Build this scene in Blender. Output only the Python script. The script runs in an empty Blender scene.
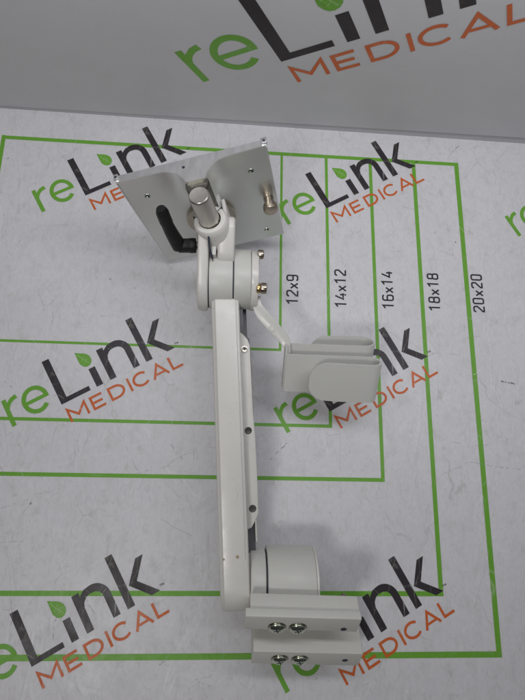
import bpy, bmesh, math
from math import sin, cos, pi, radians
from mathutils import Vector, Matrix
S = 0.0254                      # everything below is written in inches, built in metres
V3 = Vector
scene = bpy.context.scene
COL = scene.collection

# ------------------------------------------------------------------ camera
cam_d = bpy.data.cameras.new('camera'); cam = bpy.data.objects.new('camera', cam_d); COL.objects.link(cam)
right = V3((0.99715226, 0.01647843, 0.07359229)); down = V3((0.03378396, -0.97004772, -0.24055365)); fwd = V3((0.06742409, 0.24235485, -0.96784199))
M = Matrix((right, -down, -fwd)).transposed().to_4x4()
M.translation = V3((9.94099748, -13.88331749, 19.38424392)) * S
cam.matrix_world = M
cam_d.sensor_fit = 'HORIZONTAL'; cam_d.sensor_width = 36; cam_d.lens = 36 * 499.72 / 525
cam_d.clip_start = 0.01; cam_d.clip_end = 50
scene.camera = cam

# ------------------------------------------------------------------ light
world = bpy.data.worlds.new('World'); scene.world = world; world.use_nodes = True
wn = world.node_tree; wn.nodes.clear()
wo = wn.nodes.new('ShaderNodeOutputWorld'); wb = wn.nodes.new('ShaderNodeBackground')
wt = wn.nodes.new('ShaderNodeTexCoord'); wsep = wn.nodes.new('ShaderNodeVectorMath'); wsep.operation = 'DOT_PRODUCT'; wsep.inputs[1].default_value = (.22, .42, .88)
wr = wn.nodes.new('ShaderNodeValToRGB')
wr.color_ramp.elements[0].position = 0.36; wr.color_ramp.elements[0].color = (.15, .15, .15, 1)
wr.color_ramp.elements[1].position = 0.92; wr.color_ramp.elements[1].color = (.56, .56, .60, 1)
wm = wn.nodes.new('ShaderNodeMath'); wm.operation = 'MULTIPLY_ADD'; wm.inputs[1].default_value = .5; wm.inputs[2].default_value = .5
wn.links.new(wt.outputs['Generated'], wsep.inputs[0]); wn.links.new(wsep.outputs['Value'], wm.inputs[0])
wn.links.new(wm.outputs[0], wr.inputs[0]); wn.links.new(wr.outputs[0], wb.inputs[0]); wn.links.new(wb.outputs[0], wo.inputs[0])
wb.inputs[1].default_value = 0.17

def area(name, loc, target, sx, sy, power, color):
    d = bpy.data.lights.new(name, 'AREA'); d.shape = 'RECTANGLE'; d.size = sx; d.size_y = sy; d.energy = power; d.color = color
    o = bpy.data.objects.new(name, d); COL.objects.link(o); o.location = loc
    o.rotation_euler = (V3(target) - V3(loc)).to_track_quat('-Z', 'Y').to_euler()
    return o
ctr = V3((10, -12, 0)) * S
area('ceiling_tube_light', ctr + V3((-.30, -.44, .92)), ctr + V3((0, -.04, 0)), .22, .14, 1.9, (1, .985, .95))
area('added_back_light', ctr + V3((.14, .15, .60)), ctr + V3((.16, .43, 0)), .80, .12, 1.95, (.95, .96, 1))  # added low lamp tilted to the wall, so the near mat falls off darker
scene.view_settings.view_transform = 'Standard'; scene.view_settings.look = 'None'
scene.view_settings.exposure = 0.08; scene.view_settings.gamma = 1

# ------------------------------------------------------------------ materials
def nodes_of(m):
    m.use_nodes = True; nt = m.node_tree
    return nt, nt.nodes['Principled BSDF']
def N(nt, t, **kw):
    n = nt.nodes.new(t)
    for k, v in kw.items(): setattr(n, k, v)
    return n
def mix(nt, fac, a, b, blend='MIX'):
    n = N(nt, 'ShaderNodeMix', data_type='RGBA', blend_type=blend)
    for i, v in ((0, fac), (6, a), (7, b)):
        if hasattr(v, 'links'): nt.links.new(v, n.inputs[i])
        else: n.inputs[i].default_value = v if i == 0 else (*v, 1)
    return n.outputs[2]
def ramp(nt, src, stops):
    r = N(nt, 'ShaderNodeValToRGB'); e = r.color_ramp.elements
    while len(e) < len(stops): e.new(.5)
    for i, (p, c) in enumerate(stops): e[i].position = p; e[i].color = (c, c, c, 1)
    nt.links.new(src, r.inputs[0]); return r.outputs[0]
def noise(nt, vec, scale, detail=3, rough=.5, dist=0, stretch=None, rot=0):
    n = N(nt, 'ShaderNodeTexNoise'); n.inputs['Scale'].default_value = scale; n.inputs['Detail'].default_value = detail
    n.inputs['Roughness'].default_value = rough; n.inputs['Distortion'].default_value = dist
    if stretch:
        mp = N(nt, 'ShaderNodeMapping'); mp.inputs['Scale'].default_value = stretch; mp.inputs['Rotation'].default_value = (0, 0, rot)
        nt.links.new(vec, mp.inputs[0]); vec = mp.outputs[0]
    nt.links.new(vec, n.inputs['Vector']); return n.outputs[0]
def mth(nt, op, a, b=None):
    n = N(nt, 'ShaderNodeMath', operation=op)
    for i, v in ((0, a), (1, b)):
        if v is None: continue
        if hasattr(v, 'links'): nt.links.new(v, n.inputs[i])
        else: n.inputs[i].default_value = v
    return n.outputs[0]

def vinyl(name, col, wear=1.0, wallside=False):
    """printed vinyl sheet: scuffs, creases and grime in object space"""
    m = bpy.data.materials.new(name); nt, b = nodes_of(m)
    tc = N(nt, 'ShaderNodeTexCoord').outputs['Object']
    big = noise(nt, tc, 9, 4, .6)
    c = mix(nt, ramp(nt, big, [(.35, 0), (.7, .14 * wear)]), col, tuple(x * .72 for x in col))
    fine = noise(nt, tc, 160, 5, .7)
    c = mix(nt, ramp(nt, fine, [(.45, 0), (.8, .22 * wear)]), c, tuple(x * .75 for x in col))
    wov = noise(nt, tc, 520, 3, .65, 0, (1, .4, 1))
    c = mix(nt, ramp(nt, wov, [(.42, 0), (.66, .17 * wear * (.3 if wallside else 1))]), c, tuple(x * .74 for x in col))
    mott = noise(nt, tc, 95, 4, .7, 0, (1, .6, 1))
    c = mix(nt, ramp(nt, mott, [(.50, 0), (.72, .22 * wear * (.3 if wallside else 1))]), c, (.47, .45, .41) if col[1] > .5 else col)
    # scuff marks : narrow level lines of a stretched noise, broken up by a mask
    msk = ramp(nt, noise(nt, tc, 22, 2), [(.48, 0), (.62, 1)])
    for rot, sc, lo, tone in ((.5, 26, .006, .62), (-.7, 34, .005, .70), (1.25, 18, .004, 1.12)):
        s = noise(nt, tc, sc, 2, .5, .6, (1, .32, 1), rot)
        line = ramp(nt, mth(nt, 'ABSOLUTE', mth(nt, 'SUBTRACT', s, .5)), [(0, 1), (lo, 0)])
        f = mth(nt, 'MULTIPLY', mth(nt, 'MULTIPLY', line, msk), .30 * wear)
        c = mix(nt, f, c, tuple(min(1, x * tone + .02) for x in col))
    # straight fine scratches (edges of stretched cells, broken up)
    for rot, sc, st, tone in ((.35, 30, .45, (.40, .385, .34)), (-1.0, 46, .5, (.46, .44, .40)), (.9, 22, .6, (.80, .80, .80)), (-.2, 70, .5, (.44, .42, .38))):
        wv_ = N(nt, 'ShaderNodeTexNoise'); wv_.inputs['Scale'].default_value = sc * .8; wv_.inputs['Detail'].default_value = 2; nt.links.new(tc, wv_.inputs['Vector'])
        wm_ = N(nt, 'ShaderNodeVectorMath', operation='SCALE'); wm_.inputs['Scale'].default_value = .55 / sc; nt.links.new(wv_.outputs['Color'], wm_.inputs[0])
        wa_ = N(nt, 'ShaderNodeVectorMath', operation='ADD'); nt.links.new(tc, wa_.inputs[0]); nt.links.new(wm_.outputs[0], wa_.inputs[1])
        mp = N(nt, 'ShaderNodeMapping'); mp.inputs['Rotation'].default_value = (0, 0, rot); mp.inputs['Scale'].default_value = (1, st, 1); mp.inputs['Location'].default_value = (sc, rot, 0)
        nt.links.new(wa_.outputs[0], mp.inputs[0]); ve = N(nt, 'ShaderNodeTexVoronoi', feature='DISTANCE_TO_EDGE'); ve.inputs['Scale'].default_value = sc; nt.links.new(mp.outputs[0], ve.inputs['Vector'])
        ln = ramp(nt, ve.outputs['Distance'], [(0, 1), (.012, 0)])
        mk = ramp(nt, noise(nt, mp.outputs[0], sc * 1.7, 3, .6), [(.50, 0), (.62, 1)])
        c = mix(nt, mth(nt, 'MULTIPLY', mth(nt, 'MULTIPLY', ln, mk), (.30 * wear) * (.15 if wallside else 1)), c, tone)
    st_ = ramp(nt, noise(nt, tc, 55, 5, .75, .4), [(.60, 0), (.74, .38 * wear)])
    c = mix(nt, st_, c, (.42, .40, .35))
    # little specks of dirt
    vo = N(nt, 'ShaderNodeTexVoronoi'); vo.inputs['Scale'].default_value = 34; nt.links.new(tc, vo.inputs['Vector'])
    sp = mth(nt, 'MULTIPLY', ramp(nt, vo.outputs['Distance'], [(.02, 1), (.05, 0)]), ramp(nt, noise(nt, tc, 14, 1), [(.55, 0), (.6, .5)]))
    c = mix(nt, mth(nt, 'MULTIPLY', sp, wear), c, (.18, .17, .15))
    nt.links.new(c, b.inputs['Base Color'])
    b.inputs['Specular IOR Level'].default_value = .35
    nt.links.new(ramp(nt, noise(nt, tc, 40, 4), [(.3, .34), (.7, .52)]), b.inputs['Roughness'])
    # soft creases and weave
    cr = noise(nt, tc, 16, 3, .5, .8, (1, .4, 1), .3)
    crl = ramp(nt, mth(nt, 'ABSOLUTE', mth(nt, 'SUBTRACT', cr, .5)), [(0, 1), (.03, 0)])
    h = mth(nt, 'ADD', mth(nt, 'MULTIPLY', crl, .5 if not wallside else .1), mth(nt, 'MULTIPLY', noise(nt, tc, 24, 3), 1.6))
    h = mth(nt, 'ADD', h, mth(nt, 'MULTIPLY', noise(nt, tc, 700, 2, .5, 0, (1, .35, 1)), .16))
    bp = N(nt, 'ShaderNodeBump'); bp.inputs['Strength'].default_value = .35; bp.inputs['Distance'].default_value = .0009
    nt.links.new(h, bp.inputs['Height']); nt.links.new(bp.outputs[0], b.inputs['Normal'])
    return m

def paint(name, col, rough=.38, peel=.25, grime=.5, spots=False):
    m = bpy.data.materials.new(name); nt, b = nodes_of(m)
    tc = N(nt, 'ShaderNodeTexCoord').outputs['Object']
    c = mix(nt, ramp(nt, noise(nt, tc, 30, 5, .65), [(.42, 0), (.8, .35 * grime)]), col, tuple(x * .72 for x in col))
    s = noise(nt, tc, 70, 2, .5, .3, (1, .25, .6), .2)
    line = ramp(nt, mth(nt, 'ABSOLUTE', mth(nt, 'SUBTRACT', s, .5)), [(0, 1), (.006, 0)])
    c = mix(nt, mth(nt, 'MULTIPLY', mth(nt, 'MULTIPLY', line, ramp(nt, noise(nt, tc, 45, 1), [(.52, 0), (.6, 1)])), .28 * grime), c, (.25, .24, .22))
    nt.links.new(c, b.inputs['Base Color'])
    nt.links.new(ramp(nt, noise(nt, tc, 60, 3), [(.3, rough - .07), (.7, rough + .1)]), b.inputs['Roughness'])
    b.inputs['Specular IOR Level'].default_value = .5
    bp = N(nt, 'ShaderNodeBump'); bp.inputs['Strength'].default_value = peel; bp.inputs['Distance'].default_value = .0002
    nt.links.new(noise(nt, tc, 900, 2), bp.inputs['Height']); nt.links.new(bp.outputs[0], b.inputs['Normal'])
    return m

def metal(name, col, rough, stretch=(1, 1, 1), scale=300, amt=.15, vary=.2, metallic=1.0, rv=.08):
    m = bpy.data.materials.new(name); nt, b = nodes_of(m)
    tc = N(nt, 'ShaderNodeTexCoord').outputs['Object']
    c = mix(nt, ramp(nt, noise(nt, tc, 60, 4, .6), [(.4, 0), (.75, vary)]), col, tuple(x * .6 for x in col))
    nt.links.new(c, b.inputs['Base Color']); b.inputs['Metallic'].default_value = metallic
    nt.links.new(ramp(nt, noise(nt, tc, scale, 2, .5, 0, stretch), [(.3, max(.03, rough - rv)), (.7, rough + rv)]), b.inputs['Roughness'])
    bp = N(nt, 'ShaderNodeBump'); bp.inputs['Strength'].default_value = amt; bp.inputs['Distance'].default_value = .0001
    nt.links.new(noise(nt, tc, scale * 3, 2, .5, 0, stretch), bp.inputs['Height']); nt.links.new(bp.outputs[0], b.inputs['Normal'])
    return m

MAT_WHITE = vinyl('white_vinyl', (.74, .73, .755), 1.45)
WALL_WHITE = vinyl('white_backdrop', (.70, .695, .71), .25, True)
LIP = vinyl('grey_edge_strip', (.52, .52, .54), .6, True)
GREEN = vinyl('green_ink', (.165, .42, .045), .8); LEAFV = vinyl('light_leaf_vein', (.34, .56, .20), .4)
DARK = vinyl('charcoal_ink', (.040, .034, .038), 1.2); BLACKI = vinyl('black_ink', (.022, .022, .028), .6)
ORANGE = vinyl('orange_ink', (.66, .14, .032), .8)
DARKW = vinyl('charcoal_ink_wall', (.028, .020, .022), .3, True)
CREAM = paint('cream_powder_coat', (.72, .70, .655), .30, .25, .6)
GREYP = paint('grey_white_plastic', (.62, .615, .575), .42, .2, .5)
RAILP = paint('warm_white_plastic', (.66, .645, .60), .45, .2, .7)
MOUNTP = paint('bracket_powder_coat', (.64, .635, .59), .40, .4, .35)
CLIPP = paint('clip_plastic', (.62, .615, .58), .26, .1, .25)
INNER = paint('dark_channel', (.13, .13, .14), .5, .2, .4)
ALU = metal('brushed_aluminium', (.72, .73, .70), .34, (1, 1, .04), 900, .03, .03, 1.0, .03)
ALUF = metal('bright_aluminium_flange', (.86, .86, .86), .36, (1, .2, 1), 300, .04, .04)
PIN = metal('turned_steel', (.66, .63, .58), .36, (1, 1, .1), 400, .06, .05)
DCHROME = metal('dark_polished_steel', (.34, .32, .28), .2, (1, 1, 1), 200, .05, .2)
CHROME = metal('zinc_screw', (.66, .70, .58), .17, (1, 1, 1), 300, .1, .35)
BRASS = metal('nickel_knob', (.50, .43, .35), .24, (1, 1, 1), 300, .1, .3)
GOLD = metal('yellow_brass', (.60, .44, .20), .28, (1, 1, 1), 300, .1, .4)
TAN = metal('tan_boss', (.52, .48, .40), .42, (1, 1, 1), 300, .1, .2)
BLACKP = paint('black_lever_plastic', (.007, .007, .008), .5, .5, .3)
RUBBER = paint('dark_gap', (.03, .04, .055), .6, .2, .2)
RUST = paint('rust_spot', (.40, .31, .20), .7, .5, .8)

# ------------------------------------------------------------------ mesh helpers (coordinates in inches)
def thing(name, label, cat, loc, kind=None):
    o = bpy.data.objects.new(name, None); COL.objects.link(o); o.location = V3(loc) * S
    o['label'] = label; o['category'] = cat
    if kind: o['kind'] = kind
    o.empty_display_size = .02
    return o
def origin(o):
    p = V3((0, 0, 0))
    while o: p += o.location; o = o.parent
    return p
def link(name, bm, mats, parent=None, smooth=40, label=None):
    off = origin(parent) if parent else V3((0, 0, 0))
    # centre each part on its own geometry
    vs = [v.co for v in bm.verts]
    c = sum(vs, V3((0, 0, 0))) / max(1, len(vs)) if parent else V3((0, 0, 0))
    for v in bm.verts: v.co = (v.co - c) * S
    me = bpy.data.meshes.new(name); bm.to_mesh(me); bm.free()
    for m in (mats if isinstance(mats, (list, tuple)) else [mats]): me.materials.append(m)
    if smooth:
        for p in me.polygons: p.use_smooth = True
        me.set_sharp_from_angle(angle=radians(smooth))
    o = bpy.data.objects.new(name, me); COL.objects.link(o)
    if parent: o.parent = parent
    o.location = c * S - off if parent else c * S
    if label: o['label'] = label
    return o
def bevel(bm, w, seg=2, ang=30, geom=None):
    if w <= 0: return
    es = [e for e in (geom or bm.edges) if len(e.link_faces) == 2 and e.calc_face_angle(0) > radians(ang)]
    bmesh.ops.bevel(bm, geom=es, offset=w, segments=seg, profile=.5, affect='EDGES', clamp_overlap=True)
def frame(o, x, y, z):
    m = Matrix((V3(x), V3(y), V3(z))).transposed().to_4x4(); m.translation = V3(o); return m
WF = Matrix.Identity(4)
def merge(dst, src):
    me = bpy.data.meshes.new('t'); src.to_mesh(me); src.free(); dst.from_mesh(me); bpy.data.meshes.remove(me)
def prism(bm, F, poly, lo, hi, bw=.02, seg=2, mi=0):
    """polygon in the frame's x,y, extruded along the frame's z"""
    t = bmesh.new()
    a = [t.verts.new(F @ V3((x, y, lo))) for x, y in poly]; b = [t.verts.new(F @ V3((x, y, hi))) for x, y in poly]
    n = len(poly); t.faces.new(a[::-1]); t.faces.new(b)
    for i in range(n): t.faces.new((a[i], a[(i + 1) % n], b[(i + 1) % n], b[i]))
    bmesh.ops.recalc_face_normals(t, faces=t.faces)
    bevel(t, bw, seg)
    for f in t.faces: f.material_index = mi
    merge(bm, t)
def box(bm, F, lo, hi, bw=.02, seg=2, mi=0):
    prism(bm, F, [(lo[0], lo[1]), (hi[0], lo[1]), (hi[0], hi[1]), (lo[0], hi[1])], lo[2], hi[2], bw, seg, mi)
def axis_frame(p0, p1, up=(0, 0, 1)):
    z = (V3(p1) - V3(p0)).normalized(); x = V3(up).cross(z)
    if x.length < 1e-3: x = V3((1, 0, 0)).cross(z)
    x.normalize(); y = z.cross(x); return frame(p0, x, y, z)
def lathe(bm, p0, p1, prof, seg=48, mi=0):
    """prof: (distance along axis, radius) list"""
    F = axis_frame(p0, p1); t = bmesh.new(); rings = []
    for d, r in prof:
        if r < 1e-5: rings.append([t.verts.new(F @ V3((0, 0, d)))])
        else: rings.append([t.verts.new(F @ V3((r * cos(2 * pi * k / seg), r * sin(2 * pi * k / seg), d))) for k in range(seg)])
    for A, B in zip(rings, rings[1:]):
        for k in range(seg):
            j = (k + 1) % seg
            if len(A) == 1 and len(B) == 1: continue
            if len(A) == 1: t.faces.new((A[0], B[j], B[k]))
            elif len(B) == 1: t.faces.new((A[k], A[j], B[0]))
            else: t.faces.new((A[k], A[j], B[j], B[k]))
    bmesh.ops.recalc_face_normals(t, faces=t.faces)
    for f in t.faces: f.material_index = mi
    merge(bm, t)
def cyl(bm, p0, p1, r, bw=.03, seg=48, mi=0):
    L = (V3(p1) - V3(p0)).length
    lathe(bm, p0, p1, [(0, 0), (0, r - bw), (bw * .3, r - bw * .3), (bw, r), (L - bw, r), (L - bw * .3, r - bw * .3), (L, r - bw), (L, 0)], seg, mi)
def tube(bm, pts, radii, seg=12, mi=0):
    t = bmesh.new(); rings = []
    for i, p in enumerate(pts):
        d = (V3(pts[min(i + 1, len(pts) - 1)]) - V3(pts[max(i - 1, 0)])).normalized()
        x = V3((0, 0, 1)).cross(d) if abs(d.z) < .9 else V3((0, 1, 0)).cross(d)
        x.normalize(); y = d.cross(x); r = radii[i] if isinstance(radii, (list, tuple)) else radii
        rings.append([t.verts.new(V3(p) + x * r * cos(2 * pi * k / seg) + y * r * sin(2 * pi * k / seg)) for k in range(seg)])
    for A, B in zip(rings, rings[1:]):
        for k in range(seg): t.faces.new((A[k], A[(k + 1) % seg], B[(k + 1) % seg], B[k]))
    t.faces.new(rings[0]); t.faces.new(rings[-1]); bmesh.ops.recalc_face_normals(t, faces=t.faces)
    for f in t.faces: f.material_index = mi
    merge(bm, t)
def hull2(c1, r1, c2, r2, n=28):
    """outline round two circles in 2-D"""
    pts = []
    for (cx, cy), r in ((c1, r1), (c2, r2)):
        pts += [(cx + r * cos(2 * pi * k / n), cy + r * sin(2 * pi * k / n)) for k in range(n)]
    pts = sorted(set(pts)); out = []
    for rng in (pts, pts[::-1]):
        h = []
        for q in rng:
            while len(h) > 1 and (h[-1][0] - h[-2][0]) * (q[1] - h[-2][1]) - (h[-1][1] - h[-2][1]) * (q[0] - h[-2][0]) <= 0: h.pop()
            h.append(q)
        out += h[:-1]
    return out
def sheet(bm, path, w0, w1, th, mi=0, bw=0):
    """a bent strip: path = list of Vector (centre), w0/w1 vectors to both edges (callables of index), th thickness"""
    t = bmesh.new(); n = len(path); rows = []
    for i in range(n):
        d = (path[min(i + 1, n - 1)] - path[max(i - 1, 0)]).normalized()
        a, b = w0(i), w1(i); nn = d.cross((b - a).normalized()).normalized() * th / 2
        rows.append([t.verts.new(path[i] + a + nn), t.verts.new(path[i] + b + nn), t.verts.new(path[i] + b - nn), t.verts.new(path[i] + a - nn)])
    for A, B in zip(rows, rows[1:]):
        for k in range(4): t.faces.new((A[k], A[(k + 1) % 4], B[(k + 1) % 4], B[k]))
    t.faces.new(rows[0]); t.faces.new(rows[-1][::-1]); bmesh.ops.recalc_face_normals(t, faces=t.faces)
    if bw: bevel(t, bw, 2, 50)
    for f in t.faces: f.material_index = mi
    merge(bm, t)

# ------------------------------------------------------------------ print: strokes in (u,v) on a plane, stacked a hair apart
class Print:
    def __init__(s, F): s.bm = bmesh.new(); s.F = F; s.z = 0.0012
    def poly(s, pts, mi=0):
        s.z += .0002
        s.bm.faces.new([s.bm.verts.new(s.F @ V3((x, y, s.z))) for x, y in pts]).material_index = mi
    def rect(s, x0, y0, x1, y1, mi=0): s.poly([(x0, y0), (x1, y0), (x1, y1), (x0, y1)], mi)
    def stroke(s, pts, w, mi=0):
        s.z += .0002; P = [Vector((*p, 0)) for p in pts]; L = []; closed = False
        for i, p in enumerate(P):
            a = (p - P[i - 1]).normalized() if i else (P[1] - p).normalized()
            b = (P[i + 1] - p).normalized() if i < len(P) - 1 else a
            t = (a + b).normalized(); n = Vector((-t.y, t.x, 0)); k = min(1 / max(.3, n.dot(Vector((-a.y, a.x, 0)))), 2.2)
            ww = w[i] if isinstance(w, (list, tuple)) else w
            L.append((p + n * ww / 2 * k, p - n * ww / 2 * k))
        vs = [(s.bm.verts.new(s.F @ V3((a.x, a.y, s.z))), s.bm.verts.new(s.F @ V3((b.x, b.y, s.z)))) for a, b in L]
        for A, B in zip(vs, vs[1:]): s.bm.faces.new((A[0], A[1], B[1], B[0])).material_index = mi
    def up(s):
        s.bm.normal_update(); n = (s.F.to_3x3() @ V3((0, 0, 1)))
        for f in s.bm.faces:
            if f.normal.dot(n) < 0: f.normal_flip()
def arc(cx, cy, rx, ry, a0, a1, n=26): return [(cx + rx * cos(radians(a0 + (a1 - a0) * k / n)), cy + ry * sin(radians(a0 + (a1 - a0) * k / n))) for k in range(n + 1)]

def logo(F, parent, dark, label=None):
    """mi: 0 charcoal, 1 green, 2 orange, 3 light leaf veins"""
    p = Print(F)
    p.stroke([(-1.82, .08), (-1.82, 1.17)], .165, 1)
    p.stroke([(-1.80, .70), (-1.75, .86), (-1.66, .98), (-1.52, 1.07), (-1.34, 1.105)], [.10, .13, .15, .16, .165], 1)
    p.stroke(arc(-.765, .64, .425, .46, 0, 318, 40), .165, 1); p.stroke([(-1.16, .63), (-.26, .63)], .14, 1)
    p.poly([(0, 0), (1.18, 0), (1.18, .185), (.28, .185), (.28, 1.87), (0, 1.87)], 0)
    p.rect(1.44, 0, 1.70, .78, 0)
    leaf = [(1.24, 1.62), (1.30, 1.30), (1.265, 1.13), (1.30, 1.00), (1.38, .92), (1.48, .895), (1.59, .925), (1.675, 1.01), (1.71, 1.13), (1.69, 1.26), (1.62, 1.37), (1.52, 1.45), (1.40, 1.52)]
    leaf[1] = (1.235, 1.30); leaf[2] = (1.235, 1.13)
    p.poly(leaf, 1)
    p.stroke([(1.30, 1.50), (1.40, 1.28), (1.50, 1.12), (1.58, .98)], .022, 3)
    for q in ([(1.42, 1.25), (1.30, 1.20)], [(1.50, 1.12), (1.36, 1.04)], [(1.40, 1.29), (1.52, 1.33)], [(1.46, 1.18), (1.62, 1.18)]): p.stroke(q, .014, 3)
    p.rect(2.0, 0, 2.26, 1.33, 0)
    p.stroke([(2.20, .74), (2.24, .98), (2.36, 1.14), (2.50, 1.22), (2.66, 1.235)] + arc(2.70, .82, .41, .415, 84, 0, 12) + [(3.11, 0)], [.08, .16, .21, .235, .25] + [.26] * 14, 0)
    p.rect(3.52, 0, 3.79, 1.92, 0)
    p.poly([(4.45, 1.38), (3.87, .68), (4.43, 0), (4.75, 0), (4.18, .68), (4.74, 1.38)], 0)
    p.stroke([(4.81, .17), (4.87, .17)], .018, 0); p.stroke([(4.84, .17), (4.84, .10)], .018, 0)
    p.stroke([(4.895, .10), (4.895, .17), (4.925, .125), (4.955, .17), (4.955, .10)], .016, 0)
    w = .09
    p.stroke([(.09, -.79), (.09, -.27), (.43, -.62), (.77, -.27), (.77, -.79)], w, 2)
    p.stroke([(1.48, -.285), (1.02, -.285), (1.02, -.745), (1.48, -.745)], w, 2); p.stroke([(1.065, -.515), (1.43, -.515)], w, 2)
    p.stroke([(1.80, -.285), (1.98, -.285)] + arc(2.0, -.515, .30, .23, 84, -84, 14) + [(1.98, -.745), (1.755, -.745), (1.755, -.24)], w, 2)
    p.stroke([(2.56, -.24), (2.56, -.79)], w, 2)
    p.stroke(arc(3.05, -.515, .305, .245, 44, 316, 24), w, 2)
    p.stroke([(3.49, -.80), (3.80, -.27), (4.11, -.80)], w, 2); p.stroke([(3.62, -.65), (3.98, -.65)], w * .9, 2)
    p.stroke([(4.31, -.24), (4.31, -.75), (4.73, -.75)], w, 2)
    p.up(); o = link('printed_logo', p.bm, [dark, GREEN, ORANGE, LEAFV], parent, 0)
    if label: o['label'] = label
    return o

DIG = {'0': [[(.02, .06), (.02, .40), (.06, .45), (.20, .45), (.24, .40), (.24, .06), (.20, .01), (.06, .01), (.02, .06)]],
       '1': [[(.02, .36), (.14, .45), (.14, 0)]],
       '2': [[(.02, .36), (.02, .41), (.06, .45), (.20, .45), (.24, .41), (.24, .29), (.03, .07), (.03, .01), (.25, .01)]],
       '4': [[(.15, .46), (.01, .13), (.26, .13)], [(.20, .26), (.20, 0)]],
       '6': [[(.24, .40), (.20, .45), (.06, .45), (.02, .40), (.02, .06), (.06, .01), (.20, .01), (.24, .06), (.24, .21), (.20, .26), (.04, .26)]],
       '8': [[(.06, .24), (.03, .28), (.03, .41), (.07, .45), (.19, .45), (.23, .41), (.23, .28), (.20, .24), (.24, .19), (.24, .05), (.20, .01), (.06, .01), (.02, .05), (.02, .19), (.06, .24), (.20, .24)]],
       '9': [[(.02, .06), (.06, .01), (.20, .01), (.24, .06), (.24, .40), (.20, .45), (.06, .45), (.02, .40), (.02, .25), (.06, .20), (.22, .20)]],
       'x': [[(.02, 0), (.23, .30)], [(.02, .30), (.23, 0)]]}

# ================================================================== THE SETTING
EDGE0 = V3((-.355, 1.438, 0)); E1 = V3((23.781, -.0934, 0)).normalized(); EN = V3((-E1.y, E1.x, 0))
mat = thing('measuring_mat', 'scuffed white vinyl mat printed with green size outlines and slanted logos, lying under the white arm', 'mat', (10, -12, 0), 'structure')
del mat['category']
bm = bmesh.new(); nx, ny = 60, 50
def edge_at(x): return EDGE0.y + (x - EDGE0.x) * E1.y / E1.x
grid = [[bm.verts.new((-14 + 48 * i / nx, -32 + (edge_at(-14 + 48 * i / nx) + 32) * j / ny, 0)) for i in range(nx + 1)] for j in range(ny + 1)]
for j in range(ny):
    for i in range(nx): bm.faces.new((grid[j][i], grid[j][i + 1], grid[j + 1][i + 1], grid[j + 1][i]))
link('mat_sheet', bm, MAT_WHITE, mat)
for (w, h, t) in ((12, 9, .105), (14, 12, .128), (16, 14, .145), (18, 18, .172), (20, 20, .20)):
    p = Print(WF); a = t / 2
    p.z = .001 + .0011 * (w - 12) / 2
    if w == 20:
        p.stroke([(0, a), (0, -h - a)], .17); p.stroke([(-.08, 0), (w + a, 0)], .17)
    p.stroke([(.085, -h), (w - a + .001, -h)], t); p.stroke([(w, -.085), (w, -h - a)], t)
    p.up(); link('size_outline', p.bm, GREEN, mat, 0, 'green %d by %d outline' % (w, h))
for txt, x0, y0, ln in (('12x9', 12.72, -7.04, 1.29), ('14x12', 14.75, -7.09, 1.68), ('16x14', 16.76, -7.07, 1.68), ('18x18', 18.75, -7.08, 1.69), ('20x20', 20.68, -7.06, 1.72)):
    F = frame((x0, y0, .0065), (0, 1, 0), (-1, 0, 0), (0, 0, 1)); p = Print(F); adv = (ln + .07) / len(txt)
    for i, ch in enumerate(txt):
        for s in DIG[ch]: p.stroke([(i * adv + x * 1.02, y) for x, y in s], .066)
    p.up(); link('size_number', p.bm, BLACKI, mat, 0, 'black number %s' % txt)
r30 = radians(30)
for cx in (-6.58, 3.70, 13.98, 24.26):
    for cy in (-2.58, -11.43, -20.27):
        F = frame((cx, cy, .0075), (cos(r30), sin(r30), 0), (-sin(r30), cos(r30), 0), (0, 0, 1))
        logo(F, mat, DARK)

SCUFF = vinyl('grey_scuff', (.46, .45, .45), 1.2); SCUFFD = vinyl('dark_scuff', (.27, .26, .26), 1.2); SCUFFW = vinyl('pale_crease', (.86, .86, .86), .5)
import random
random.seed(4)
SCUFFS = [([(12.3, -12.68), (12.07, -12.91), (11.72, -13.25), (11.39, -13.56)], .035, 'd', .3),
          ([(21.1, -10.0), (21.39, -10.07), (21.72, -10.1)], .07, 'd', .0),
          ([(18.23, -9.46), (18.59, -9.2), (18.95, -8.93)], .03, 'w', .2), ([(19.98, -9.78), (20.25, -9.52), (20.49, -9.26)], .03, 'w', .1),
          ([(19.7, .37), (20.01, .81), (19.94, 1.07)], .05, 'w', .0), ([(20.01, .81), (20.25, 1.0)], .05, 'g', .0), ([(19.66, .30), (19.98, .78)], .03, 'g', .2),
          ([(7.77, -12.66), (8.1, -13.1), (8.45, -13.46)], .022, 'd', .35), ([(18.14, -13.85), (19.5, -13.26), (21.51, -13.53)], .018, 'g', .3),
          ([(2.09, -8.54), (2.66, -9.41)], .02, 'w', .2), ([(5.9, -14.1), (7.9, -13.6)], .014, 'g', .4), ([(2.0, -15.2), (4.2, -14.4)], .014, 'g', .4),
          ([(6.2, -12.9), (7.3, -14.9)], .016, 'g', .4), ([(1.2, -13.0), (2.4, -14.6)], .016, 'g', .4), ([(14.6, -5.0), (15.8, -7.6)], .014, 'g', .4), ([(15.4, -4.6), (14.5, -7.0)], .012, 'w', .3)]
for k in range(70):     # light wear where parts have been dragged over the left half
    a = random.uniform(0, pi); L = random.uniform(.3, 1.5); x = random.uniform(-1, 10); y = random.uniform(-21, -4)
    SCUFFS.append(([(x, y), (x + L * cos(a) * .5 + random.uniform(-.1, .1), y + L * sin(a) * .5), (x + L * cos(a), y + L * sin(a))], random.uniform(.008, .018), random.choice('ggdw'), random.uniform(.3, .6)))
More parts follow.
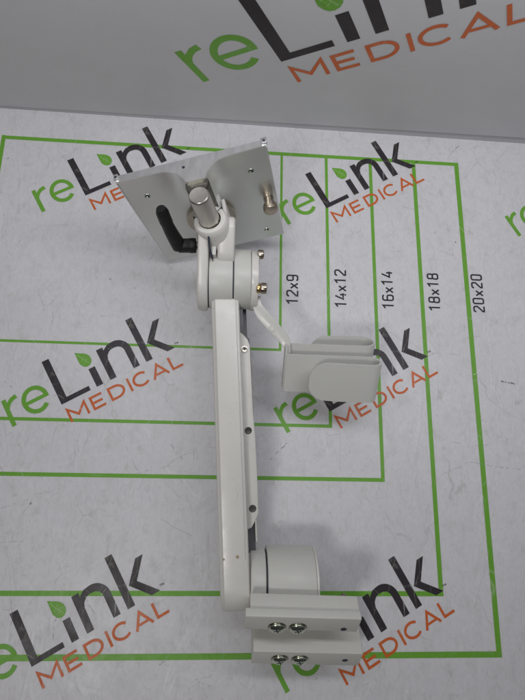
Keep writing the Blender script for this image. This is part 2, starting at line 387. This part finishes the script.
def scuff(pts, w, m, dash=0.0):
    p = Print(WF); p.z = .012
    for a, b in zip(pts, pts[1:]):
        a = V3((*a, 0)); b = V3((*b, 0)); n = max(1, int((b - a).length / .11))
        for k in range(n):
            if random.random() < dash: continue
            q0 = a.lerp(b, k / n); q1 = a.lerp(b, (k + .5 + .6 * random.random()) / n); j = lambda: random.uniform(-.018, .018)
            ww = w * random.uniform(.4, 1.1); p.stroke([(q0.x + j(), q0.y + j()), (q1.x + j(), q1.y + j())], [ww, ww * random.uniform(.3, 1)])
    p.up(); link('scuff_mark', p.bm, m, mat, 0)
for pts, w, m, d in SCUFFS: scuff(pts, w, {'g': SCUFF, 'd': SCUFFD, 'w': SCUFFW}[m], d)

wall = thing('back_wall', 'plain white backdrop board standing behind the mat with one large slanted logo', 'backdrop', EDGE0 + E1 * 12, 'structure')
del wall['category']
PHI = radians(99.469); E2 = EN * cos(PHI) + V3((0, 0, 1)) * sin(PHI); WNORM = E1.cross(E2)   # faces the mat
WFm = frame(EDGE0, E1, E2, WNORM)
bm = bmesh.new()
prism(bm, WFm, [(-15, .12), (0, .17), (5.6, .24), (11, .32), (17, .41), (23.5, .47), (40, .62), (40, 15), (-15, 15)], -.6, 0, .025)
link('wall_panel', bm, WALL_WHITE, wall)
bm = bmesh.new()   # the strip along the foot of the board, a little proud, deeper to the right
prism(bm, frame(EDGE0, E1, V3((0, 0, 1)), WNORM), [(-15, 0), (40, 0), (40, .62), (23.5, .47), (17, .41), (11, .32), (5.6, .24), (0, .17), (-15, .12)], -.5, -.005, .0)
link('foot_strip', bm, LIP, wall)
rt = radians(30.78); sc = 1.7192
o = WFm @ V3((11.847, 4.483, .004))
cu, cv = E1 * cos(rt) + E2 * sin(rt), -E1 * sin(rt) + E2 * cos(rt)
logo(frame(o, cu * sc, cv * sc, WNORM), wall, DARKW)

# ================================================================== THE ARM
arm = thing('monitor_mount_arm', 'white articulated monitor mount arm with aluminium tilt plate, lying on the white measuring mat', 'mount arm', (10.4, -13, 0))
B0 = V3((10.40, -17.37, 2.5)); T0 = V3((9.76, -8.05, 3.5))
AY = (T0 - B0).normalized(); AX = AY.cross(V3((0, 0, 1))).normalized(); AZ = AX.cross(AY)
AF = frame(B0, AX, AY, AZ)

# --- main beam: lofted extrusion with a rounded lower end
def beam_section(y, k=0.0):
    pts = [(-.45, -1.15), (-.475, -.6), (-.475, -.16), (-.455, -.115), (-.37, -.05), (-.345, -.012), (-.30, 0), (.24, 0), (.27, -.005), (.41, -.045), (.445, -.08), (.465, -.16), (.46, -.6), (.45, -1.15)]
    return pts
bm = bmesh.new(); rows = []
stations = []
R0 = .92
for k in range(13):
    a = radians(90 - 7.5 * k)          # 90 -> 0 : round end
    stations.append((.02 - R0 * sin(a), R0 * (1 - cos(a)), .22 * (1 - cos(radians(90 - 7.5 * k))) ** 1.6))
stations += [(y, 0, 0) for y in (.8, 2, 4, 6, 8, 9.0, 9.22)]
stations += [(9.30, .04, .02)]
for y, drop, nar in stations:
    rows.append([bm.verts.new(AF @ V3((x * (1 - nar), y, max(z, -1.15) - drop if z > -1.0 else z - drop * .2))) for x, z in beam_section(y)])
for A, Bq in zip(rows, rows[1:]):
    for k in range(len(A)): bm.faces.new((A[k], A[(k + 1) % len(A)], Bq[(k + 1) % len(A)], Bq[k]))
bm.faces.new(rows[0]); bm.faces.new(rows[-1]); bmesh.ops.recalc_face_normals(bm, faces=bm.faces)
beam = link('beam', bm, CREAM, arm, 26)
bm = bmesh.new()
for px, py, r in ((-.33, .93, .035), (.10, .98, .055)):
    lathe(bm, AF @ V3((px, py, 0)), AF @ V3((px, py, .004)), [(0, r), (.002, r * .9), (.004, 0)], 14)
link('rust_spot', bm, RUST, beam)
bm = bmesh.new()    # thin cover seam running along the right of the face
box(bm, AF, (.345, .9, -.01), (.36, 9.2, .006), 0)
link('cover_seam', bm, GREYP, beam)

# --- inner channel and side rail
bm = bmesh.new(); box(bm, AF, (.30, .6, -1.3), (.74, 9.6, -.95), .02); box(bm, AF, (.40, 8.0, -.96), (.60, 9.3, -.55), .01)
link('inner_channel', bm, INNER, arm)
bm = bmesh.new(); box(bm, AF, (.74, 1.2, -1.3), (.80, 2.7, -.86), .01)
link('channel_edge', bm, CREAM, arm)
bm = bmesh.new()
prism(bm, AF, [(.30, 1.62), (.60, 1.72), (.80, 2.05), (.85, 2.20), (.86, 3.3), (.85, 4.6), (.81, 5.4), (.79, 7.75), (.72, 7.95), (.58, 8.12), (.46, 8.22), (.30, 8.22)], -.95, -.50, .025, 3)
rail = link('side_rail', bm, RAILP, arm)
for yy, xx in ((7.60, .60), (4.86, .62), (2.33, .66)):
    p0 = AF @ V3((xx, yy, -.535)); up = AZ
    bm = bmesh.new()
    lathe(bm, p0, p0 + up, [(.0, 0), (.045, .03), (.05, .085), (.048, .12), (.0, .125)], 24, 0)
    lathe(bm, p0, p0 + up, [(.052, .0), (.054, .030), (.05, .034)], 6, 1)
    link('rail_screw', bm, [DCHROME, RUBBER], rail)

bm = bmesh.new(); prism(bm, AF, [(.70, 4.95), (.835, 4.95), (.845, 5.6), (.83, 7.8), (.80, 8.05), (.62, 8.2), (.60, 7.9), (.70, 7.0)], -1.05, -.97, .01)
link('rail_backing', bm, INNER, rail)
# --- lower hub (axis across the arm)
HX = V3((.9985, .0, 0)); HC = V3((0, -17.42, 1.32))
def hubp(x, dy=0, dz=0): return V3((x, HC.y + dy, HC.z + dz))
bm = bmesh.new(); cyl(bm, hubp(10.88), hubp(11.38), 1.14, .05, 72); link('hub_collar', bm, GREYP, arm)
bm = bmesh.new(); cyl(bm, hubp(11.38), hubp(11.43), 1.08, .005, 72); link('hub_gap', bm, RUBBER, arm)
bm = bmesh.new(); cyl(bm, hubp(11.43), hubp(12.98), 1.22, .035, 72); hub = link('hub_drum', bm, GREYP, arm)
bm = bmesh.new(); cyl(bm, hubp(12.985), hubp(13.06), 1.20, .02, 72); link('hub_cap', bm, CREAM, arm)
# curved shoulder web between the beam and the hub
bm = bmesh.new()
YZ = frame((10.82, 0, 0), (0, 1, 0), (0, 0, 1), (1, 0, 0))
prism(bm, YZ, hull2((-17.30, 1.32), .88, (-16.6, 1.2), .45), 0, .25, .05)
link('hub_shoulder', bm, CREAM, arm)

# --- wall bracket : two stepped channels
md = V3((cos(radians(-1.6)), sin(radians(-1.6)), 0)); TL = radians(50)
n0 = V3((0, -sin(TL), cos(TL))); mf = -(n0.cross(md)).normalized()
mn = md.cross(-mf).normalized()
if mn.z < 0: mn = -mn
if mf.z > 0: mf = -mf
E1P = V3((10.69, -17.92, 3.30)); MF = frame(E1P, md, mf, mn)
def mbox(name, lo, hi, bw, parent=arm):
    b = bmesh.new(); box(b, MF, lo, hi, bw, 3); bmesh.ops.recalc_face_normals(b, faces=b.faces); return link(name, b, MOUNTP, parent)
br = mbox('wall_bracket', (.14, .03, -.74), (3.46, .76, -.24), .03)
fl1 = mbox('upper_flange', (0, -.03, -.26), (3.47, .76, 0), .035, br)
web = mbox('bracket_web', (.30, .9, -1.1), (3.60, 2.6, -.84), .03, br)
fl2 = mbox('lower_channel', (.36, 1.75, -.9), (3.84, 2.6, .20), .03, br)
def screw(parent, x, f, n, r=.25):
    p0 = MF @ V3((x, f, n)); up = mn; b = bmesh.new()
    lathe(b, p0, p0 + up, [(-.02, r * .86), (.03, r * .97), (.06, r), (.075, r * .96), (.10, r * .82), (.12, r * .62), (.132, r * .3), (.135, 0)], 32, 0)
    t = axis_frame(p0, p0 + up)
    for ang in (.4, .4 + pi / 2):
        c, s_ = cos(ang), sin(ang); F = frame(p0, t.to_3x3() @ V3((c, s_, 0)), t.to_3x3() @ V3((-s_, c, 0)), up)
        box(b, F, (-r * .42, -r * .09, .10), (r * .42, r * .09, .134 + .0005 * ang), 0, 1, 1)
    o_ = link('cross_head_screw', b, [CHROME, RUBBER], parent, 50)
    b = bmesh.new(); lathe(b, p0, p0 + up, [(-.02, r * 1.12), (.018, r * 1.12), (.022, r * 1.05), (.022, 0)], 32); link('washer', b, DCHROME, o_)
for x in (.99, 1.62): screw(fl1, x, .56, 0)
for x in (1.24, 1.88): screw(fl2, x, 2.20, .20, .25)
for par, x, f, n in ((fl1, 3.03, .60, 0), (fl2, 3.34, 2.22, .20)):
    p0 = MF @ V3((x, f, n)); b = bmesh.new(); lathe(b, p0, p0 + mn, [(-.02, .095), (.0035, .095), (.0035, 0)], 24); link('bolt_hole', b, RUBBER, par)

bm = bmesh.new(); cyl(bm, MF @ V3((3.05, .12, -.70)), MF @ V3((3.05, .12, -.83)), .075, .01, 20); link('bolt_tip', bm, DCHROME, br)
# --- upper drum joint
DC = V3((0, -7.27, 2.98)); DA = V3((1, .03, 0)).normalized()
def dp(x): return V3((x, DC.y + (x - 9.9) * .02, DC.z))
bm = bmesh.new(); cyl(bm, dp(9.16), dp(9.20), 1.0, .005, 64); cyl(bm, dp(9.99), dp(10.03), 1.0, .005, 64); link('joint_gap', bm, RUBBER, arm)
bm = bmesh.new(); cyl(bm, dp(9.20), dp(9.99), 1.04, .03, 72); link('joint_drum', bm, GREYP, arm)
bm = bmesh.new(); cyl(bm, dp(10.03), dp(10.60), 1.04, .03, 72); link('joint_drum', bm, GREYP, arm)

# --- yoke (left cheek, right lobe, ring)
q_U = V3((0.95921431, 0.19392313, 0.20567382)); q_V = V3((-0.22769446, 0.09886048, 0.96870111)); q_N = V3((0.16752054, -0.97602276, 0.13898361))
PC = V3((9.1104, -4.7938, 3.1875)); PF = frame(PC, q_U, q_V, q_N)
def pp(u, v, n): return PF @ V3((u, v, n))
PN = 1.38
ringc = pp(.18, 1.35, PN)
YZx = lambda x: frame((x, 0, 0), (0, 1, 0), (0, 0, 1), (1, 0, 0))
bm = bmesh.new()
prism(bm, YZx(8.82), hull2((DC.y - .04, DC.z), 1.10, (ringc.y - .12, ringc.z - .46), .40, 40), 0, .36, .09, 4)
yoke = link('yoke', bm, CREAM, arm)
bm = bmesh.new(); prism(bm, YZx(9.46), hull2((-6.55, 3.75), .55, (ringc.y - .02, ringc.z - .46), .38, 36), 0, .56, .10, 4)
link('yoke_lobe', bm, CREAM, yoke)
bm = bmesh.new()
up = q_V; base = ringc - up * .62
lathe(bm, base, base + up, [(-.25, .36), (-.25, .62), (-.1, .66), (.15, .62), (.45, .575), (.60, .55), (.655, .50), (.66, .46), (.66, .36), (.3, .355), (-.25, .36)], 56)
link('clamp_ring', bm, CREAM, yoke)
bm = bmesh.new()
for a_ in (205, 320):
    d = q_U * cos(radians(a_)) + (q_U.cross(q_V) * -1) * sin(radians(a_)) * -1
    Fq = frame(base, d, up.cross(d), up); box(bm, Fq, (.36, -.012, .2), (.585, .012, .667), 0)
link('ring_slit', bm, RUBBER, yoke)
bm = bmesh.new(); box(bm, frame(pp(.62, .9, .95), q_U, q_V, q_N), (-.02, -.80, -.45), (.10, .22, .30), .03)
link('clamp_fin', bm, CREAM, yoke)
bm = bmesh.new(); box(bm, frame(pp(.18, .5, 0), q_U, q_V, q_N), (-.35, -.6, .1), (.38, .5, 1.15), .06); link('clamp_block', bm, GREYP, yoke)
bm = bmesh.new(); box(bm, YZx(9.26), (-6.95, 3.3, 0), (-6.15, 4.25, .16), .04); link('latch_block', bm, GREYP, yoke)
bm = bmesh.new()
tube(bm, [V3((9.20, -6.42, 4.72)), V3((9.18, -6.52, 4.68)), V3((9.19, -6.66, 4.55)), V3((9.23, -6.85, 4.38)), V3((9.30, -7.02, 4.15)), V3((9.34, -7.1, 3.9))], .035, 10)
link('cable', bm, RUBBER, yoke)

# --- pin through the ring, and the dark cylinder behind it
bm = bmesh.new(); p0 = pp(.16, .3, PN)
lathe(bm, p0, p0 + up, [(0, 0), (0, .33), (2.28, .33), (2.33, .31), (2.35, .285), (2.345, .26), (2.335, 0)], 56)
pin = link('pivot_pin', bm, PIN, arm)
bm = bmesh.new(); lathe(bm, p0 + up * .2, p0 + up, [(.86, .335), (.87, .345), (.93, .345), (.94, .335)], 56); link('pin_groove', bm, DCHROME, pin)

# --- tilt plate : sheet pressed forward around the dark cylinder, with a folded top flange
UC = .10
def bulge(u): return .04 + .62 * math.exp(-(max(0, abs(u - UC) - .30) / .24)) + .04 * max(0, 1 - abs(u) / 2.4)
def smooth(t): t = max(0, min(1, t)); return t * t * (3 - 2 * t)
H = 2.433
bm = bmesh.new(); nu, nv = 96, 40
fr = []; bk = []
for j in range(nv + 1):
    v = -H + 2 * H * j / nv; w = smooth((v - .3) / 1.6)
    fr.append([]); bk.append([])
    for i in range(nu + 1):
        u = -H + 2 * H * i / nu; edge = smooth((H - abs(u)) / .5); n = (bulge(u) - .04) * w * edge
        fr[-1].append(bm.verts.new(pp(u, v, n))); bk[-1].append(bm.verts.new(pp(u, v, n - .075)))
for j in range(nv):
    for i in range(nu):
        bm.faces.new((fr[j][i], fr[j][i + 1], fr[j + 1][i + 1], fr[j + 1][i])); bm.faces.new((bk[j][i], bk[j + 1][i], bk[j + 1][i + 1], bk[j][i + 1]))
for j in range(nv):
    for i in (0, nu): bm.faces.new((fr[j][i], fr[j + 1][i], bk[j + 1][i], bk[j][i]))
for i in range(nu):
    for j in (0, nv): bm.faces.new((fr[j][i], fr[j][i + 1], bk[j][i + 1], bk[j][i]))
bmesh.ops.recalc_face_normals(bm, faces=bm.faces)
plate = link('mounting_plate', bm, ALU, arm, 50)
bm = bmesh.new()     # folded top flange
pts = [(-H, -.22), (H, -.22)] + [(H - 2 * H * k / 90, (bulge(H - 2 * H * k / 90) - .04) * smooth((H - abs(H - 2 * H * k / 90)) / .5) + .012) for k in range(91)]
prism(bm, frame(pp(0, H + .004, 0), q_U, -q_N, q_V), [(a, -b) for a, b in pts][::-1], 0, .05, 0)
link('top_flange', bm, ALUF, plate)
for u, s_ in ((-H + .04, .07), (H - .05, .09)):
    bm = bmesh.new(); box(bm, PF, (u - s_, H - .02, -.24), (u + s_, H + .13, -.02), .02); tb = link('corner_tab', bm, ALUF, plate)
    bm = bmesh.new(); p0 = pp(u, H + .131, -.12); lathe(bm, p0 - q_V * .01, p0 + q_V, [(0, .045), (.012, .045), (.012, 0)], 16); link('tab_hole', bm, RUBBER, tb)
bm = bmesh.new(); p0 = pp(-.22, H + .05, .08); lathe(bm, p0, p0 + q_V, [(0, .05), (.007, .05), (.007, 0)], 16); link('flange_hole', bm, RUBBER, plate)
for u, v in ((-1.75, 1.53), (1.77, 1.53), (1.79, -1.88), (-1.75, -1.88)):
    bm = bmesh.new(); p0 = pp(u, v, .0 + (0 if v < 1 else (bulge(u) - .04) * smooth((v - .3) / 1.6)))
    lathe(bm, p0, p0 + q_N, [(.0, .11), (.014, .105), (.016, .085), (.008, .08)], 24, 0)
    lathe(bm, p0, p0 + q_N, [(.012, .085), (.013, 0)], 24, 1)
    lathe(bm, p0 - q_V * .025 - q_U * .02, p0 + q_N - q_V * .025 - q_U * .02, [(.012, .05), (.03, .045), (.04, .0)], 16, 0)
    link('threaded_hole', bm, [CHROME, RUBBER], plate)
for u0, u1 in ((-H - .012, -H + .035), (H - .035, H + .012)):
    bm = bmesh.new(); box(bm, PF, (u0, -H, -.10), (u1, H, .022), .008); link('edge_lip', bm, ALUF, plate)
# dark steel cylinder sitting in the pressed bulge
bm = bmesh.new(); p0 = pp(.10, .9, .70)
lathe(bm, p0, p0 + q_V, [(0, 0), (0, .38), (1.40, .38), (1.45, .35), (1.46, 0)], 48)
link('dark_cylinder', bm, metal('dull_dark_steel', (.20, .19, .165), .33, (1, 1, 1), 200, .05, .3), plate)
# round boss behind the clamp
bm = bmesh.new(); p0 = pp(-.02, -.30, 0)
lathe(bm, p0, p0 + q_N, [(0, .90), (.10, .90), (.13, .87), (.13, .4), (.12, 0)], 64); link('round_boss', bm, TAN, plate)
# nickel knob
kb = pp(2.13, -.07, 0)
bm = bmesh.new(); lathe(bm, kb, kb + q_N, [(0, .19), (.03, .19), (.04, .17), (.20, .17), (.22, .20), (.26, .20), (.30, .255), (.48, .265), (.53, .245), (.54, .20), (.535, 0)], 40)
link('plate_knob', bm, BRASS, plate)

# --- clamping lever
hl, hr = V3((8.06, -6.26, 3.34)), V3((8.72, -6.22, 3.34))
bm = bmesh.new(); lathe(bm, hl, hr, [(0, 0), (0, .18), (.05, .245), (.40, .245), (.42, .26), (.60, .26), (.64, .23), (.66, .0)], 36)
lathe(bm, hl, hr, [(.0, .0)] + [(.0, .0)], 8)
tip = V3((7.60, -5.80, 5.0)); n_ = 12; pts = []; rr = []
for k in range(n_ + 1):
    t = k / n_; pts.append(hl + V3((.06, 0, 0)) + (tip - hl) * t + V3((-.05 * sin(pi * t), 0, 0))); rr.append(.26 - .10 * t if t < .65 else .215 - .03 * (t - .65))
rr[-1] = .15; tube(bm, pts, rr, 16)
lev = link('clamp_lever', bm, BLACKP, arm, 50)
bm = bmesh.new(); cyl(bm, hr, V3((8.98, -6.20, 3.34)), .15, .01, 24)
for k in range(4): lathe(bm, hr + V3((.02 + .05 * k, 0, 0)), hr + V3((1, 0, 0)), [(0, .15), (.02, .17), (.04, .15)], 24)
link('lever_stud', bm, BRASS, lev)

# --- side plate on the joint, its bolts, the bent strip and the cable clips
bm = bmesh.new(); prism(bm, YZx(10.605), hull2((DC.y + .05, DC.z), .97, (DC.y - .1, DC.z - .1), .95, 48), 0, .26, .05)
sp = link('joint_side_plate', bm, CREAM, arm)
bm = bmesh.new()
for y0, y1, z in ((-6.75, -6.62, 3.7), (-7.05, -6.92, 3.93), (-7.5, -7.38, 3.75)): box(bm, YZx(10.865), (y0, z - .02, 0), (y1, z + .02, .004), 0)
link('plate_slot', bm, RUBBER, sp)
def hexbolt(parent, c, r, L, mats, L2=0, r2=0):
    b = bmesh.new(); lathe(b, c, c + V3((1, .02, 0)), [(0, 0), (0, r * .92), (.02, r), (L - .03, r), (L, r * .85), (L, r * .4), (L - .05, r * .35), (L - .05, 0)], 28, 0)
    o_ = link('bolt', b, mats, parent, 35)
    if L2:
        b = bmesh.new(); c2 = c + V3((L + .01, 0, 0)); lathe(b, c2, c2 + V3((1, .02, 0)), [(0, 0), (0, r2 * .95), (.02, r2), (L2 - .02, r2), (L2, r2 * .9), (L2, 0)], 28); link('bolt_nut', b, BRASS, o_)
hexbolt(sp, V3((10.82, -6.62, 3.72)), .16, .20, BRASS)
hexbolt(sp, V3((10.80, -7.80, 3.62)), .17, .14, GOLD, .19, .19)
# bent strip
T_ = radians(40); cn = V3((0, -sin(T_), cos(T_))); cw = V3((0, -cos(T_), -sin(T_)))
def smoothpath(P, n=8):
    out = []
    for i in range(len(P) - 1):
        p0 = P[max(i - 1, 0)]; p1, p2 = P[i], P[i + 1]; p3 = P[min(i + 2, len(P) - 1)]
        for k in range(n):
            t = k / n; out.append(.5 * ((2 * p1) + (p2 - p0) * t + (2 * p0 - 5 * p1 + 4 * p2 - p3) * t * t + (3 * p1 - p0 - 3 * p2 + p3) * t ** 3))
    return out + [P[-1]]
bm = bmesh.new()
P = [V3((10.82, -7.9, 3.12)), V3((10.86, -8.2, 3.08)), V3((11.05, -8.5, 3.0)), V3((11.45, -8.92, 2.88)), V3((11.85, -9.34, 2.76)), V3((11.97, -9.60, 2.70)), V3((11.98, -9.85, 2.6))]
wv = [V3((.15, .0, .0)), V3((.16, .03, .02)), V3((.17, .12, .06)), V3((.15, .14, .08)), V3((.14, .10, .06)), V3((.10, .02, 0)), V3((.08, .0, 0))]
PS = smoothpath(P, 6); WV = []
for i in range(len(P) - 1):
    for k in range(6): WV.append(wv[i].lerp(wv[i + 1], k / 6))
WV.append(wv[-1])
sheet(bm, PS, lambda i: -WV[i], lambda i: WV[i], .10, 0, .02)
strip = link('bent_strip', bm, CLIPP, arm, 45)
bm = bmesh.new(); p0 = V3((11.42, -8.97, 2.875)); ax = V3((-.1, -.35, .95)).normalized()
lathe(bm, p0, p0 + ax, [(.02, .13), (.045, .12), (.045, .07), (.035, .065)], 20); link('strip_eyelet', bm, GREYP, strip)

def clip(name, org, W, length, gap, side, flap_from, taper=0):
    """org: left top corner of the fixed leaf; side +1 curls towards the viewer, -1 away"""
    b = bmesh.new(); r = gap / 2; path = [org + V3((length * k / 10, 0, 0)) for k in range(11)]
    cx = org + V3((length, 0, 0)) + cn * (r * side)
    for k in range(1, 15):
        a = -pi / 2 + pi * k / 14; path.append(cx + V3((r * cos(a), 0, 0)) + cn * (r * side * sin(a)))
    e = path[-1]; n = 24; fl = length - flap_from
    for k in range(1, n + 1):
        t = (k / n); tt = sin(t * pi / 2) if True else t
        path.append(e + V3((-fl * tt, 0, 0)) - cn * (side * taper * tt * tt))
    N_ = len(path); f0 = 25
    def half(i):
        if i < f0: return W / 2
        x = e.x - path[i].x; rem = fl - x; R_ = W * .42
        return W / 2 if rem > R_ else (W / 2 - R_) + math.sqrt(max(0.0004, R_ * R_ - (R_ - rem) ** 2))
    mid = cw * (W / 2)
    path = [q + mid for q in path]
    sheet(b, path, lambda i: -cw * half(i), lambda i: cw * half(i), .075, 0, 0)
    return link(name, b, CLIPP, strip, 45)
clip('cable_clip', V3((11.92, -9.88, 2.90)), 1.44, 2.88, .62, 1, .78, .12)
clip('cable_clip', V3((11.95, -9.42, 2.62)), 1.40, 2.80, .80, -1, .95, .12)

bm = bmesh.new()
box(bm, frame(V3((11.87, -9.66, 3.0)), (1, 0, 0), cw, cn), (0, 0, -.35), (.07, 1.66, .06), .02)
link('strip_fold', bm, CLIPP, strip)
